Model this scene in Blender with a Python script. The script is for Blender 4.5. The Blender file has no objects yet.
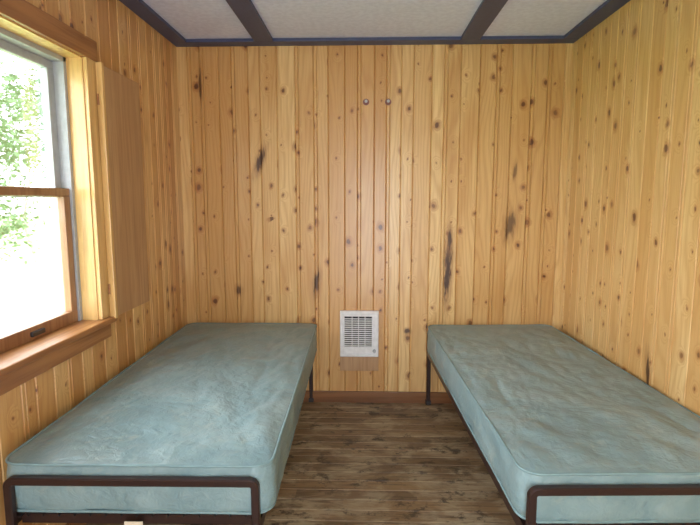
import bpy, bmesh, math, random
from mathutils import Vector, noise, Matrix
random.seed(7)
scene=bpy.context.scene
COL=scene.collection
scene.view_settings.view_transform='Standard'

# ------------------------------------------------------------ node helpers
class NT:
    def __init__(s,name):
        s.mat=bpy.data.materials.new(name); s.mat.use_nodes=True
        s.t=s.mat.node_tree; s.t.nodes.clear()
        s.out=s.n('ShaderNodeOutputMaterial')
    def n(s,t,**k):
        nd=s.t.nodes.new(t)
        for a,b in k.items(): setattr(nd,a,b)
        return nd
    def set(s,sock,v):
        if hasattr(v,'is_output'): s.t.links.new(v,sock)
        else: sock.default_value=v
    def m(s,op,a,b=None,c=None,clamp=False):
        nd=s.n('ShaderNodeMath',operation=op,use_clamp=clamp)
        s.set(nd.inputs[0],a)
        if b is not None: s.set(nd.inputs[1],b)
        if c is not None: s.set(nd.inputs[2],c)
        return nd.outputs[0]
    def ss(s,v,lo,hi,a=0.0,b=1.0):
        nd=s.n('ShaderNodeMapRange',interpolation_type='SMOOTHSTEP')
        s.set(nd.inputs[0],v); s.set(nd.inputs[1],lo); s.set(nd.inputs[2],hi)
        s.set(nd.inputs[3],a); s.set(nd.inputs[4],b)
        return nd.outputs[0]
    def mix(s,f,a,b,mode='MIX'):
        nd=s.n('ShaderNodeMix',data_type='RGBA',blend_type=mode)
        s.set(nd.inputs[0],f)
        for i,v in ((6,a),(7,b)):
            if isinstance(v,tuple) and len(v)==3: v=(*v,1)
            s.set(nd.inputs[i],v)
        return nd.outputs[2]
    def xyz(s,x,y,z=0.0):
        nd=s.n('ShaderNodeCombineXYZ')
        s.set(nd.inputs[0],x); s.set(nd.inputs[1],y); s.set(nd.inputs[2],z)
        return nd.outputs[0]
    def sep(s,v):
        nd=s.n('ShaderNodeSeparateXYZ'); s.set(nd.inputs[0],v); return nd.outputs
    def noise(s,v,scale=1,detail=3,rough=.5,dist=0):
        nd=s.n('ShaderNodeTexNoise'); s.set(nd.inputs['Vector'],v)
        nd.inputs['Scale'].default_value=scale; nd.inputs['Detail'].default_value=detail
        nd.inputs['Roughness'].default_value=rough; nd.inputs['Distortion'].default_value=dist
        return nd.outputs[0]
    def bsdf(s,col,rough=.5,bump=None,bs=.2,bd=.002,**k):
        b=s.n('ShaderNodeBsdfPrincipled')
        if isinstance(col,tuple) and len(col)==3: col=(*col,1)
        s.set(b.inputs['Base Color'],col); s.set(b.inputs['Roughness'],rough)
        for a,v in k.items(): s.set(b.inputs[a.replace('_',' ')],v)
        if bump is not None:
            bn=s.n('ShaderNodeBump'); bn.inputs['Strength'].default_value=bs
            bn.inputs['Distance'].default_value=bd; s.set(bn.inputs['Height'],bump)
            s.t.links.new(bn.outputs[0],b.inputs['Normal'])
        s.t.links.new(b.outputs[0],s.out.inputs[0])
        return s.mat

def simple(name,col,rough=.5,**k):
    t=NT(name)
    tc=t.n('ShaderNodeTexCoord').outputs['Object']
    nz=t.noise(tc,35,3)
    c=t.mix(t.ss(nz,.3,.7),tuple(x*.93 for x in col),tuple(min(1,x*1.05) for x in col))
    return t.bsdf(c,rough,**k)

def pine(name,light,dark,marks=(),kcol=(.10,.03,.010),rough=.34,density=.70):
    t=NT(name)
    uv=t.sep(t.n('ShaderNodeUVMap',uv_map='UVMap').outputs[0]); u,v=uv[0],uv[1]
    at=t.n('ShaderNodeAttribute',attribute_name='board')
    bc=t.n('ShaderNodeSeparateColor'); t.set(bc.inputs[0],at.outputs['Color'])
    r1,r2,r3=bc.outputs[0],bc.outputs[1],bc.outputs[2]
    ou=t.m('ADD',u,t.m('MULTIPLY',r2,37.0)); ov=t.m('ADD',v,t.m('MULTIPLY',r3,53.0))
    base=t.mix(t.m('POWER',r1,1.3),light,dark)
    big=t.noise(t.xyz(t.m('MULTIPLY',ou,8.0),t.m('MULTIPLY',ov,1.1)),1,3,.55)
    base=t.mix(t.ss(big,.42,.70,0,.8),base,dark)
    vor=t.n('ShaderNodeTexVoronoi',voronoi_dimensions='2D')
    vor.inputs['Scale'].default_value=1.0; vor.inputs['Randomness'].default_value=.95
    wob=t.noise(t.xyz(ou,ov),26,3)
    wv=t.m('MULTIPLY',t.m('SUBTRACT',wob,.5),.20)
    t.set(vor.inputs['Vector'],t.xyz(t.m('ADD',t.m('MULTIPLY',ou,10.0),wv),t.m('ADD',t.m('MULTIPLY',ov,7.6),wv)))
    dist=vor.outputs['Distance']
    vc=t.n('ShaderNodeSeparateColor'); t.set(vc.inputs[0],vor.outputs['Color'])
    keep=t.m('GREATER_THAN',vc.outputs[0],density)
    rad=t.m('ADD',.036,t.m('MULTIPLY',t.m('POWER',vc.outputs[1],2.2),.13))
    dn=t.m('DIVIDE',dist,rad)
    core=t.m('MULTIPLY',t.ss(dn,.6,1.1,1,0),keep)
    halo=t.m('MULTIPLY',t.ss(dn,.9,2.6,1,0),keep)
    infl=t.m('MULTIPLY',t.ss(dist,.0,.42,1,0),keep)
    warp=t.noise(t.xyz(t.m('MULTIPLY',ou,5.0),t.m('MULTIPLY',ov,.8)),1,2,.4)
    g=t.m('ADD',t.m('MULTIPLY',ou,200.0),t.m('ADD',t.m('MULTIPLY',warp,60.0),t.m('MULTIPLY',infl,18.0)))
    ring=t.m('MULTIPLY_ADD',t.m('SINE',g),.5,.5)
    ring=t.m('POWER',ring,2.5)
    fine=t.noise(t.xyz(t.m('MULTIPLY',ou,180.0),t.m('MULTIPLY',ov,4.0)),1,3,.6)
    dk=tuple(x*f for x,f in zip(dark,(.78,.62,.47)))
    c=t.mix(t.m('MULTIPLY',ring,.34),base,dk)
    c=t.mix(t.ss(fine,.4,.75,0,.34),c,dk)
    c=t.mix(t.m('MULTIPLY',halo,.6),c,tuple(x*f for x,f in zip(dark,(.60,.36,.22))))
    kr=t.m('MULTIPLY_ADD',t.m('SINE',t.m('MULTIPLY',dist,260.0)),.10,.55)
    kr=t.m('ADD',kr,t.m('MULTIPLY',vc.outputs[2],.35))
    c=t.mix(t.m('MULTIPLY',core,kr),c,kcol)
    if marks:
        nz=t.noise(t.xyz(t.m('MULTIPLY',u,75.0),t.m('MULTIPLY',v,9.0)),1,4,.65)
    for (u0,v0,ru,rv,sl,st) in marks:
        dv=t.m('SUBTRACT',v,v0)
        du=t.m('SUBTRACT',t.m('SUBTRACT',u,u0),t.m('MULTIPLY',dv,sl))
        d=t.m('ADD',t.m('POWER',t.m('ABSOLUTE',t.m('DIVIDE',du,ru)),2.0),t.m('POWER',t.m('ABSOLUTE',t.m('DIVIDE',dv,rv)),2.0))
        d=t.m('ADD',t.m('SQRT',d),t.m('MULTIPLY',t.m('SUBTRACT',nz,.5),2.4))
        c=t.mix(t.ss(d,.7,2.2,st*.6,0),c,(.32,.13,.035))
        c=t.mix(t.ss(d,.5,1.15,st,0),c,(.065,.024,.010))
    rg=t.m('MULTIPLY_ADD',fine,.16,rough-.06)
    return t.bsdf(c,rg,bump=t.m('SUBTRACT',fine,t.m('MULTIPLY',ring,.3)),bs=.12,bd=.0012,Coat_Weight=.25,Coat_Roughness=.22)

def floormat():
    t=NT('worn_floor_boards')
    uv=t.sep(t.n('ShaderNodeUVMap',uv_map='UVMap').outputs[0]); u,v=uv[0],uv[1]
    at=t.n('ShaderNodeAttribute',attribute_name='board')
    bc=t.n('ShaderNodeSeparateColor'); t.set(bc.inputs[0],at.outputs['Color'])
    ou=t.m('ADD',u,t.m('MULTIPLY',bc.outputs[1],37.0)); ov=t.m('ADD',v,t.m('MULTIPLY',bc.outputs[2],53.0))
    c=t.mix(bc.outputs[0],(.37,.240,.125),(.21,.140,.078))
    st=t.noise(t.xyz(t.m('MULTIPLY',ou,60.0),t.m('MULTIPLY',ov,3.5)),1,4,.65,.8)
    c=t.mix(t.ss(st,.42,.7,0,.7),c,(.085,.053,.032))
    w=t.noise(t.xyz(t.m('MULTIPLY',u,6.0),t.m('MULTIPLY',v,3.5)),1,5,.62,.5)
    w2=t.noise(t.xyz(t.m('MULTIPLY',u,40.0),t.m('MULTIPLY',v,7.0)),1,4,.7)
    wear=t.m('MULTIPLY',t.ss(w,.44,.58),t.ss(w2,.33,.54))
    c=t.mix(t.m('MULTIPLY',wear,.8),c,(.50,.40,.26))
    sc=t.noise(t.xyz(t.m('MULTIPLY',u,11.0),t.m('MULTIPLY',v,7.0)),1,5,.75)
    c=t.mix(t.ss(sc,.53,.64,0,.85),c,(.050,.034,.023))
    return t.bsdf(c,t.m('MULTIPLY_ADD',wear,.20,.42),bump=t.m('ADD',st,w2),bs=.35,bd=.002)

def trimwood(name,light,dark,axis,rough=.35):
    t=NT(name)
    s=t.sep(t.n('ShaderNodeTexCoord').outputs['Object'])
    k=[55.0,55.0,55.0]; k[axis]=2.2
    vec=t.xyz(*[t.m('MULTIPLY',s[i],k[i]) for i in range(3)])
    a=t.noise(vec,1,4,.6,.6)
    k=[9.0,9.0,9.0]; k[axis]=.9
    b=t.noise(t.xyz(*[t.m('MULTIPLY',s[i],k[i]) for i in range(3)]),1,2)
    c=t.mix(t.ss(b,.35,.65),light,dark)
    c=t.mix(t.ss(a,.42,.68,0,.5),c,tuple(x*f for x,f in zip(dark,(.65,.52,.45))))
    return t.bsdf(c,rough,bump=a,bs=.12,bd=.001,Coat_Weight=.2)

# ------------------------------------------------------------ materials
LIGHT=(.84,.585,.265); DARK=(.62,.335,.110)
MARKS=[(.568,.95,.026,.20,.03,1),(.575,1.16,.014,.07,0,.9),(-.71,1.69,.024,.08,.35,.95),(.98,1.26,.034,.09,.15,.75),
       (-.335,.86,.020,.075,.1,.9),(-.88,.80,.018,.03,0,.8),(.30,.52,.02,.016,0,.9),(1.0,1.62,.012,.05,.1,.6),(-1.1,2.2,.012,.12,0,.6)]
M_back=pine('knotty_pine_back',LIGHT,DARK,MARKS,density=.62)
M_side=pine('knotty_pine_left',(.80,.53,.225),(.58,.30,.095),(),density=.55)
M_right_lit=pine('knotty_pine_right_lit',(.88,.64,.30),(.68,.40,.145),[(2.35,.62,.018,.075,.1,.9)],density=.50)  # lighter copy of the pine: window brightness put into the wall colour
M_floor=floormat()
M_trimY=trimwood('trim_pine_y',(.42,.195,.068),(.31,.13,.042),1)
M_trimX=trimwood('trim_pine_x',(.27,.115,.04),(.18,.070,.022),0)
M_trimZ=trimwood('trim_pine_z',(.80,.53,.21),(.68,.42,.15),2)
M_shut=trimwood('shutter_board',(.54,.33,.165),(.46,.265,.125),2,.5)
M_sash=trimwood('sash_wood',(.36,.19,.095),(.27,.13,.06),2)
M_blue=simple('slate_paint',(.052,.068,.150),.45)
M_ceil=simple('ceiling_white',(.68,.74,.98),.7)
M_liner=simple('jamb_liner_grey',(.40,.42,.44),.5)
M_dark=simple('dark_hardware',(.03,.025,.025),.4)
M_white=simple('white_enamel',(.82,.82,.84),.35)
M_frame=simple('brown_steel',(.036,.019,.017),.34,Metallic=.2)
M_tag=simple('paper_tag',(.75,.66,.52),.7)
M_black=simple('grille_shade_black',(.015,.015,.018),.6)
M_hook=simple('aged_brass',(.22,.10,.08),.35,Metallic=.6)

def vinyl():
    t=NT('mattress_vinyl')
    tc=t.n('ShaderNodeTexCoord').outputs['Object']
    a=t.noise(tc,3.2,4,.6,.8); b=t.noise(tc,26,3,.6,.5); s=t.noise(tc,5.5,5,.65,1.2)
    c=t.mix(t.ss(a,.35,.7),(.200,.315,.345),(.275,.390,.410))
    c=t.mix(t.ss(b,.5,.8,0,.25),c,(.34,.43,.44))
    c=t.mix(t.ss(s,.55,.70,0,.45),c,(.36,.43,.40))
    c=t.mix(t.ss(s,.30,.42,.4,0),c,(.15,.245,.275))
    h=t.m('ADD',t.m('MULTIPLY',a,1.0),t.m('MULTIPLY',b,.3))
    return t.bsdf(c,t.m('MULTIPLY_ADD',b,.2,.30),bump=h,bs=.7,bd=.022)
M_vinyl=vinyl()
M_pipe=simple('piping',(.20,.32,.345),.45)

# ------------------------------------------------------------ mesh helpers
def newobj(name,me,mat=None,parent=None):
    o=bpy.data.objects.new(name,me); COL.objects.link(o)
    if mat: me.materials.append(mat)
    if parent: o.parent=parent
    return o
def empty(name,loc=(0,0,0),rz=0):
    e=bpy.data.objects.new(name,None); e.location=loc; e.rotation_euler=(0,0,rz); e.empty_display_size=.1
    COL.objects.link(e); return e
def box(name,x0,x1,y0,y1,z0,z1,mat,parent=None,bev=.003,rot=None):
    cx,cy,cz=(x0+x1)/2,(y0+y1)/2,(z0+z1)/2
    bm=bmesh.new(); bmesh.ops.create_cube(bm,size=1)
    for v in bm.verts: v.co=Vector((v.co.x*(x1-x0),v.co.y*(y1-y0),v.co.z*(z1-z0)))
    if bev: bmesh.ops.bevel(bm,geom=bm.edges[:],offset=bev,segments=2,affect='EDGES',profile=.5)
    me=bpy.data.meshes.new(name); bm.to_mesh(me); bm.free()
    o=newobj(name,me,mat,parent); o.location=(cx,cy,cz)
    if rot: o.rotation_euler=rot
    return o
def multi(name,boxes,mat,parent=None,bev=.002):
    bm=bmesh.new()
    for (x0,x1,y0,y1,z0,z1) in boxes:
        r=bmesh.ops.create_cube(bm,size=1); vs=r['verts']
        for v in vs: v.co=Vector(((x0+x1)/2+v.co.x*(x1-x0),(y0+y1)/2+v.co.y*(y1-y0),(z0+z1)/2+v.co.z*(z1-z0)))
        if bev:
            es=list({e for v in vs for e in v.link_edges})
            bmesh.ops.bevel(bm,geom=es,offset=bev,segments=2,affect='EDGES',profile=.5)
    me=bpy.data.meshes.new(name); bm.to_mesh(me); bm.free()
    return newobj(name,me,mat,parent)

def boards(name,a0,a1,b0,b1,mapf,mat,hole=None,wmin=.078,wmax=.125,bead=.5,g=.005,gd=.008,cuts=False,seed=1):
    """tongue-and-groove boarding: across axis a, lengths along axis b. mapf(a,b,depth)->xyz"""
    rnd=random.Random(seed)
    pts=[]; bid=[]
    a=a0; k=0; cols=[]
    while a<a1-.001:
        w=rnd.uniform(wmin,wmax); e=min(a1,a+w)
        if a1-e<.04: e=a1
        p=[(a,gd),(a+g,0)]
        if rnd.random()<bead and e-a>.08:
            q=a+.022; p+=[(q-.0035,0),(q,gd*.8),(q+.0035,0)]
        p+=[(e-g,0)]
        for i,pp in enumerate(p): pts.append(pp); bid.append(k)
        cols.append((rnd.random(),rnd.random(),rnd.random()))
        a=e; k+=1
    pts.append((a1,gd)); bid.append(k-1)
    if hole:
        for h in hole[:2]:
            for i in range(len(pts)-1):
                if pts[i][0]<h-1e-6 and pts[i+1][0]>h+1e-6:
                    f=(h-pts[i][0])/(pts[i+1][0]-pts[i][0])
                    pts.insert(i+1,(h,pts[i][1]*(1-f)+pts[i+1][1]*f)); bid.insert(i+1,bid[i]); break
    bm=bmesh.new(); uvl=bm.loops.layers.uv.new('UVMap'); cl=bm.loops.layers.float_color.new('board')
    segc={}
    for i in range(len(pts)-1):
        (p,d),(q,d2)=pts[i],pts[i+1]
        mid=(p+q)/2
        if hole and hole[0]<mid<hole[1]: rg=[(b0,hole[2]),(hole[3],b1)]
        elif cuts:
            if bid[i] not in segc:
                x=b0; L=[]; 
                while x<b1:
                    y=min(b1,x+rnd.uniform(.5,1.3)); L.append((x,y,(rnd.random(),rnd.random(),rnd.random()))); x=y
                segc[bid[i]]=L
            rg=segc[bid[i]]
        else: rg=[(b0,b1)]
        for r in rg:
            c=r[2] if len(r)>2 else cols[bid[i]]
            s,e=r[0],r[1]
            co=[(p,s,d),(q,s,d2),(q,e,d2),(p,e,d)]
            f=bm.faces.new([bm.verts.new(mapf(*x)) for x in co])
            for l,x in zip(f.loops,co):
                l[uvl].uv=(x[0],x[1]); l[cl]=(*c,1)
    me=bpy.data.meshes.new(name); bm.to_mesh(me); bm.free()
    return newobj(name,me,mat)

# ------------------------------------------------------------ room
XL,XR,YB,YF,H=-1.25,1.34,3.45,-1.2,2.45
WY0,WY1,WZ0,WZ1=1.32,2.28,.87,2.05
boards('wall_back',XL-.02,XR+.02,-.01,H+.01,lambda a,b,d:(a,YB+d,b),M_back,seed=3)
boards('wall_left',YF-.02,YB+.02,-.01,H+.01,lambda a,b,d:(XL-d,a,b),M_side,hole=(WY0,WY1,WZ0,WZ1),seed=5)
boards('wall_right',YF-.02,YB+.02,-.01,H+.01,lambda a,b,d:(XR+d,a,b),M_right_lit,seed=11)
boards('wall_front',XL-.02,XR+.02,-.01,H+.01,lambda a,b,d:(a,YF-d,b),M_side,hole=(-.2,.5,.02,2.05),seed=13)  # unseen doorway gap, added and sized to let in fill light
boards('floor',YF-.02,YB+.02,XL-.02,XR+.02,lambda a,b,d:(b,a,-d),M_floor,wmin=.080,wmax=.086,bead=0,g=.0025,gd=.005,cuts=True,seed=17)
box('ceiling',XL-.05,XR+.05,YF-.05,YB+.05,H,H+.05,M_ceil,bev=0)
bt=.02
multi('trim_1',[(XL,XR,YB-.10,YB,H-bt,H),(XL,XL+.10,YF,YB-.10,H-bt,H),(XR-.10,XR,YF,YB-.10,H-bt,H),
   (-.71,-.59,YF+.1,YB-.10,H-bt,H),(.60,.72,YF+.1,YB-.10,H-bt,H)],M_blue,bev=.002)
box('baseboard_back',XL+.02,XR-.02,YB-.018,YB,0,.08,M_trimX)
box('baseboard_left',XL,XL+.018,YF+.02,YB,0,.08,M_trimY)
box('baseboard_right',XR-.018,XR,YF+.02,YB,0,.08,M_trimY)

# ------------------------------------------------------------ window
W=empty('window_1',(0,0,0))
XO=XL-.16
multi('jamb',[(XO,XL+.002,WY1-.001,WY1+.02,WZ0-.02,WZ1+.02),(XO,XL+.002,WY0-.02,WY0+.001,WZ0-.02,WZ1+.02),
   (XO,XL+.002,WY0,WY1,WZ1-.001,WZ1+.02)],M_trimZ,W,.001)
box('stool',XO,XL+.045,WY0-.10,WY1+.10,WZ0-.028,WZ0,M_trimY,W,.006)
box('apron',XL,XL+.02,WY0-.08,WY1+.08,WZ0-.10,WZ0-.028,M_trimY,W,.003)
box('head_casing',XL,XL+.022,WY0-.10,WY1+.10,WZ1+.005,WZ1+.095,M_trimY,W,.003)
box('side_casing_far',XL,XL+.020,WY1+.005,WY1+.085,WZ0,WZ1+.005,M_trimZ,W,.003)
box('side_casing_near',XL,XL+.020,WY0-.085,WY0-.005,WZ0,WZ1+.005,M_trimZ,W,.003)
multi('liner',[(XO,XO+.09,WY1-.022,WY1,WZ0,WZ1),(XO,XO+.09,WY0,WY0+.022,WZ0,WZ1),(XO,XO+.09,WY0,WY1,WZ1-.022,WZ1)],M_liner,W,.002)
def sash(n,x,z0,z1,mat,br):
    a,b=WY0+.022,WY1-.022; f=.045
    multi(n,[(x-.016,x+.016,a,b,z0,z0+br),(x-.016,x+.016,a,b,z1-.035,z1),
             (x-.016,x+.016,a,a+f,z0+br,z1-.035),(x-.016,x+.016,b-f,b,z0+br,z1-.035)],mat,W,.003)
ZM=1.46
sash('upper_sash',XO+.028,ZM-.02,WZ1-.022,M_liner,.035)
sash('lower_sash',XO+.064,WZ0,ZM+.02,M_sash,.055)
t=NT('window_glass')
tr=t.n('ShaderNodeBsdfTransparent'); gl=t.n('ShaderNodeBsdfGlossy'); gl.inputs['Roughness'].default_value=.02
fr=t.n('ShaderNodeFresnel'); fr.inputs[0].default_value=1.45
mx=t.n('ShaderNodeMixShader'); t.set(mx.inputs[0],t.m('MULTIPLY',fr.outputs[0],.6)); t.t.links.new(tr.outputs[0],mx.inputs[1]); t.t.links.new(gl.outputs[0],mx.inputs[2])
t.t.links.new(mx.outputs[0],t.out.inputs[0]); M_glass=t.mat
box('upper_glass',XO+.026,XO+.030,WY0+.06,WY1-.06,ZM,WZ1-.05,M_glass,W,0)
box('lower_glass',XO+.062,XO+.066,WY0+.06,WY1-.06,WZ0+.05,ZM,M_glass,W,0)
multi('sash_hardware',[(XO+.078,XO+.092,1.62,1.70,WZ0+.015,WZ0+.035),(XO+.078,XO+.092,1.92,2.00,WZ0+.015,WZ0+.035),
   (XO+.05,XO+.078,1.77,1.83,ZM+.02,ZM+.035)],M_dark,W,.003)
def shutter(n,y0,y1,hinge):
    P=empty(n)
    x0=XL+.024
    multi('panel',[(x0,x0+.018,y0,y1,.865,2.045)],M_shut,P,.003)
    ey=(y0,y0+.018) if hinge=='n' else (y1-.018,y1)
    multi('edge_strip',[(x0-.002,x0+.027,ey[0]-.004,ey[1],.86,2.05)],M_trimZ,P,.002)
    hy=y0-.008 if hinge=='n' else y1+.008
    multi('hinges',[(x0,x0+.008,hy-.004,hy+.004,z,z+.05) for z in (.98,1.86)],M_trimY,P,.001)
shutter('window_shutter',2.355,2.755,'n')
shutter('window_shutter',.845,1.245,'f')

# ------------------------------------------------------------ wall heater
Hh=empty('wall_heater',(-.037,YB,.335))
def hb(n,l,m,b=.002): return multi(n,l,m,Hh,b)
w=.135; hgt=.33
hb('housing',[(-w,w,-.022,0,0,hgt)],M_white,.006)
hb('rim',[(-w+.004,w-.004,-.030,-.02,hgt-.024,hgt-.006),(-w+.004,w-.004,-.030,-.02,.006,.024),(-w+.004,-w+.022,-.030,-.02,.024,hgt-.024),(w-.022,w-.004,-.030,-.02,.024,hgt-.024)],M_white,.003)
hb('grille_shade',[(-w+.03,w-.045,-.0235,-.02,.075,hgt-.04)],M_black,0)  # flat black plate: the shade behind the louvres put into its colour
hb('louvres',[(-w+.028,w-.043,-.032,-.0225,.080+i*.0148,.0860+i*.0148) for i in range(14)],M_white,.001)
hb('grille_bars',[(x-.0025,x+.0025,-.033,-.0225,.072,hgt-.038) for x in (-w+.03,-.05,-.005,.04,w-.045)],M_white,.001)
def cyl(name,r1,r2,dp,mat,parent,loc):
    me=bpy.data.meshes.new(name); bm=bmesh.new()
    bmesh.ops.create_cone(bm,cap_ends=True,segments=24,radius1=r1,radius2=r2,depth=dp)
    bmesh.ops.rotate(bm,verts=bm.verts,matrix=Matrix.Rotation(math.pi/2,3,'X'))
    bmesh.ops.bevel(bm,geom=[e for e in bm.edges if len(e.link_faces)==2 and e.calc_face_angle(0)>.8],offset=min(r1,dp)*.2,segments=2,affect='EDGES')
    bm.to_mesh(me); bm.free(); k=newobj(name,me,mat,parent); k.location=loc
cyl('thermostat_knob',.013,.010,.016,M_liner,Hh,(w-.03,-.030,.045))
box('wood_patch_panel',-.172,.098,YB-.012,YB,.232,.333,M_shut,None,.002)
for x in (.004,.150):
    P=empty('wall_hook',(x,YB,2.07))
    cyl('base_disc',.021,.021,.006,M_hook,P,(0,-.003,0))
    cyl('peg',.006,.006,.03,M_hook,P,(0,-.018,0))
    cyl('peg_head',.010,.010,.006,M_liner,P,(0,-.034,0))

# ------------------------------------------------------------ beds
def outline(hx,hy,r,n=9,ex=26,ey=52):
    P=[]
    cs=[(hx-r,hy-r,0),(-hx+r,hy-r,90),(-hx+r,-hy+r,180),(hx-r,-hy+r,270)]
    for i,(cx,cy,a) in enumerate(cs):
        for k in range(n): 
            t=math.radians(a+90*k/(n-1)); P.append((cx+r*math.cos(t),cy+r*math.sin(t)))
        nx=cs[(i+1)%4]; t=math.radians(a+90)
        s=Vector((cx+r*math.cos(t),cy+r*math.sin(t))); t2=math.radians(nx[2]); e=Vector((nx[0]+r*math.cos(t2),nx[1]+r*math.sin(t2)))
        m=ex if i%2==0 else ey
        for k in range(1,m): q=s.lerp(e,k/m); P.append((q.x,q.y))
    return P
def fbm(p): return noise.fractal(p,1.0,2.0,3)
def mattress(parent,wid,ln,th,z0,seed):
    O=outline(wid/2,ln/2,.060); n=len(O)
    rings=[]
    NS=60
    def top(x,y,s):
        p=Vector((x*3+seed,y*2.2,seed))
        z=.008*(1-s**5)+.009*fbm(p)*(1-s**10)
        e=1-s**14
        z+=.015*abs(noise.noise(Vector((x*6+y*2+seed*2,y*2.6-x*3,1))))*e
        z+=.010*abs(noise.noise(Vector((x*13-y*6,y*7+x*7,seed))))*(.4+.8*s**3)*e
        z+=.005*noise.noise(Vector((x*24,y*20-x*9,seed)))*(.3+.8*s**3)*e
        return z
    T=z0+th
    for j in range(1,NS+1):
        s=(j/NS)**.8
        rings.append([(x*s,y*s,T-.010+top(x*s,y*s,s)) for x,y in O])
    prof=[(.004,-.014),(.003,-.025),(.007,-.045),(.008,-.07),(.009,-.095),(.008,-.12),(.006,-th+.03),(.002,-th+.012),(-.012,-th+.002)]
    for off,dz in prof:
        R=[]
        for i,(x,y) in enumerate(O):
            a=O[i-1]; b=O[(i+1)%n]; t=Vector((b[0]-a[0],b[1]-a[1])).normalized(); nn=Vector((t.y,-t.x))
            o=off+.009*noise.noise(Vector((x*9+seed,y*9,dz*18)))+.004*noise.noise(Vector((x*26,y*26,dz*40)))
            R.append((x+nn.x*o,y+nn.y*o,T+dz))
        rings.append(R)
    bm=bmesh.new()
    c=bm.verts.new((0,0,T-.010+top(0,0,0)))
    V=[[bm.verts.new(p) for p in R] for R in rings]
    for i in range(n): bm.faces.new((c,V[0][i],V[0][(i+1)%n]))
    for a,b in zip(V,V[1:]):
        for i in range(n): bm.faces.new((a[i],b[i],b[(i+1)%n],a[(i+1)%n]))
    bm.faces.new(list(reversed(V[-1])))
    bmesh.ops.recalc_face_normals(bm,faces=bm.faces)
    for f in bm.faces: f.smooth=True
    me=bpy.data.meshes.new('mattress'); bm.to_mesh(me); bm.free()
    newobj('mattress',me,M_vinyl,parent)
    bm=bmesh.new(); 
    for zz,off in ((T-.011,.003),(z0+.012,.002)):
        S=8; VV=[]
        for i,(x,y) in enumerate(O):
            a=O[i-1]; b=O[(i+1)%n]; t=Vector((b[0]-a[0],b[1]-a[1])).normalized(); nn=Vector((t.y,-t.x))
            w_=.004*noise.noise(Vector((x*6+seed,y*6,zz)))
            VV.append([bm.verts.new((x+nn.x*(off+.005*math.cos(k*2*math.pi/S)),y+nn.y*(off+.005*math.cos(k*2*math.pi/S)),zz+w_+.005*math.sin(k*2*math.pi/S))) for k in range(S)])
        for i in range(n):
            a,b=VV[i],VV[(i+1)%n]
            for k in range(S): f=bm.faces.new((a[k],a[(k+1)%S],b[(k+1)%S],b[k])); f.smooth=True
    bmesh.ops.recalc_face_normals(bm,faces=bm.faces)
    me=bpy.data.meshes.new('piping'); bm.to_mesh(me); bm.free(); newobj('piping',me,M_pipe,parent)

def ubar(name,parent,hw,zt,y,r=.032,t=.026,d=.026):
    P=[(-hw,0)]
    for k in range(9):
        a=math.radians(180-90*k/8); P.append((-hw+r+r*math.cos(a),zt-r+r*math.sin(a)))
    for k in range(9):
        a=math.radians(90-90*k/8); P.append((hw-r+r*math.cos(a),zt-r+r*math.sin(a)))
    P.append((hw,0))
    bm=bmesh.new(); R=[]
    for i,(x,z) in enumerate(P):
        a=P[max(0,i-1)]; b=P[min(len(P)-1,i+1)]
        tn=Vector((b[0]-a[0],b[1]-a[1])).normalized(); nx,nz=-tn.y,tn.x
        q=[]
        for (o,dy) in ((0,-d/2+.004),(-.004,-d/2),(-t+.004,-d/2),(-t,-d/2+.004),(-t,d/2-.004),(-t+.004,d/2),(-.004,d/2),(0,d/2-.004)):
            q.append(bm.verts.new((x+nx*o,y+dy,z+nz*o)))
        R.append(q)
    for a,b in zip(R,R[1:]):
        for k in range(8): bm.faces.new((a[k],a[(k+1)%8],b[(k+1)%8],b[k]))
    bm.faces.new(R[0]); bm.faces.new(R[-1])
    bmesh.ops.recalc_face_normals(bm,faces=bm.faces)
    me=bpy.data.meshes.new(name); bm.to_mesh(me); bm.free(); newobj(name,me,M_frame,parent)

def bed(cx,cy,rz,seed,tagx,wid):
    B=empty('single_bed',(cx,cy,0),rz)
    ln,th=1.885,.185; zb=.400
    mattress(B,wid,ln,th,zb,seed)
    hw=.412; ye=ln/2+.026
    ubar('foot_end',B,hw,.546,-ye); ubar('head_end',B,hw,.546,ye)
    L=[]
    for s in (-1,1):
        x=s*hw; xi=s*(hw-.035)
        L.append((min(x,x-s*.004),max(x,x-s*.004),-ye+.012,ye-.012,zb-.045,zb-.001))
        L.append((min(x,xi),max(x,xi),-ye+.012,ye-.012,zb-.006,zb-.001))
    for s in (-1,1):
        L.append((-hw+.02,hw-.02,s*(ye-.05)-.012,s*(ye-.05)+.012,zb-.04,zb-.006))
    for i in range(1,6):
        y=-ye+i*(2*ye/6); L.append((-hw+.004,hw-.004,y-.02,y+.02,zb-.010,zb-.005))
    multi('rails_and_slats',L,M_frame,B,.0012)
    G=[]
    for i in range(1,16):
        x=-hw+i*(2*hw/16); G.append((x-.002,x+.002,-ye+.02,ye-.02,zb-.005,zb-.001))
    multi('wire_deck',G,M_dark,B,0)
    F=[]
    for sx in (-1,1):
        for sy in (-1,1):
            x=sx*(hw-.013); F.append((x-.018,x+.018,sy*ye-.018,sy*ye+.018,0,.03))
    multi('foot_caps',F,M_dark,B,.004)
    multi('mattress_tag',[(tagx-.03,tagx+.03,-ye-.002,-ye+.001,zb-.040,zb-.006)],M_tag,B,0)
bed(-.762,2.468,math.radians(.9),1.3,-.0,.885)
bed(.884,2.468,math.radians(2.2),4.7,.02,.835)

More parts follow.
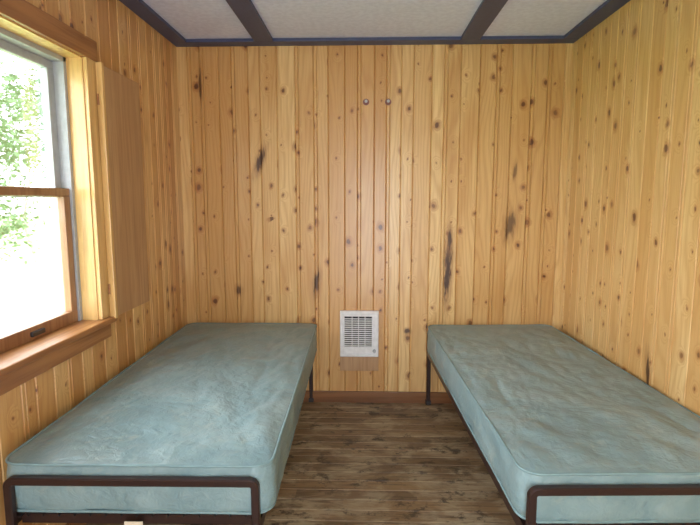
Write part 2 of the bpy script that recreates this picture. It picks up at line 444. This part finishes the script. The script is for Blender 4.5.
# ------------------------------------------------------------ outside
t=NT('grass'); tc=t.n('ShaderNodeTexCoord').outputs['Object']
M_grass=t.bsdf(t.mix(t.noise(tc,2,5),(.20,.34,.12),(.40,.50,.26)),.9)
me=bpy.data.meshes.new('lawn'); bm=bmesh.new(); 
vs=[bm.verts.new(p) for p in ((-60,-40,-.6),(-1.5,-40,-.6),(-1.5,60,-.6),(-60,60,-.6))]; bm.faces.new(vs); bm.to_mesh(me); bm.free()
newobj('lawn',me,M_grass)
M_leaf=simple('leaf_green',(.080,.150,.060),.8); M_bark=simple('bark',(.30,.27,.22),.9)
def tree(x,y,h,R,sd,nleaf=6000):
    rnd=random.Random(sd)
    P=empty('tree',(x,y,-.6))
    bm=bmesh.new(); S=10; prev=None
    for j in range(9):
        z=j/8*h*.75; r=.07*(1-.8*j/8); ox=.15*math.sin(j+sd); 
        cur=[bm.verts.new((ox+r*math.cos(k*2*math.pi/S),r*math.sin(k*2*math.pi/S),z)) for k in range(S)]
        if prev:
            for k in range(S): bm.faces.new((prev[k],prev[(k+1)%S],cur[(k+1)%S],cur[k]))
        prev=cur
    me=bpy.data.meshes.new('trunk'); bm.to_mesh(me); bm.free(); newobj('trunk',me,M_bark,P)
    bm=bmesh.new()
    cl=[Vector((rnd.gauss(0,.5)*R,rnd.gauss(0,.5)*R,h*rnd.uniform(.25,1))) for _ in range(24)]
    for i in range(nleaf):
        c=rnd.choice(cl); p=c+Vector((rnd.gauss(0,.33),rnd.gauss(0,.33),rnd.gauss(0,.28)))
        s=rnd.uniform(.035,.08)
        a=Vector((rnd.gauss(0,1),rnd.gauss(0,1),rnd.gauss(0,.5))).normalized(); b=a.cross(Vector((rnd.gauss(0,1),rnd.gauss(0,1),rnd.gauss(0,1)))).normalized()
        bm.faces.new([bm.verts.new(p+q) for q in (a*s,b*s*.5,-a*s,-b*s*.5)])
    me=bpy.data.meshes.new('foliage'); bm.to_mesh(me); bm.free(); newobj('foliage',me,M_leaf,P)
tree(-7.3,9.3,5.2,1.3,1); tree(-10.8,16.0,5.5,1.6,2)

# ------------------------------------------------------------ lights
wd=bpy.data.worlds.new('sky'); scene.world=wd; wd.use_nodes=True
bg=wd.node_tree.nodes['Background']; bg.inputs[0].default_value=(.92,.97,1.0,1); bg.inputs[1].default_value=17.0
def portal(n,loc,rot,sx,sy):
    l=bpy.data.lights.new(n,'AREA'); l.shape='RECTANGLE'; l.size=sx; l.size_y=sy; l.cycles.is_portal=True
    o=bpy.data.objects.new(n,l); o.location=loc; o.rotation_euler=rot; COL.objects.link(o)
portal('window_portal',(XO-.02,(WY0+WY1)/2,(WZ0+WZ1)/2),(0,-math.pi/2,0),WZ1-WZ0,WY1-WY0)
portal('fill_doorway_portal',(.15,YF-.05,1.04),(math.pi/2,0,0),.7,2.03)
P=empty('fill_lamp',(.05,.2,H))  # added fill light behind the camera, shaped as a ceiling fixture
me=bpy.data.meshes.new('fill_lamp_bowl'); bm=bmesh.new()
bmesh.ops.create_uvsphere(bm,u_segments=32,v_segments=16,radius=.16)
bmesh.ops.delete(bm,geom=[v for v in bm.verts if v.co.z>.02],context='VERTS')
for v in bm.verts: v.co.z*=.55
for f in bm.faces: f.smooth=True
bm.to_mesh(me); bm.free()
t=NT('fill_lamp_glow'); e=t.n('ShaderNodeEmission'); e.inputs[0].default_value=(1,.95,.88,1); e.inputs[1].default_value=8; t.t.links.new(e.outputs[0],t.out.inputs[0])
o=newobj('fill_lamp_bowl',me,t.mat,P); o.location=(0,0,-.02)
multi('base_plate',[(-.09,.09,-.09,.09,-.02,0)],M_white,P,.004)

# ------------------------------------------------------------ camera
cd=bpy.data.cameras.new('camera'); cam=bpy.data.objects.new('camera',cd); COL.objects.link(cam)
cd.sensor_width=36; cd.lens=505/700*36; cd.clip_start=.02
cam.location=(0,0,1.43); cam.rotation_euler=(math.radians(90-7.1),0,math.radians(1.7))
scene.camera=cam
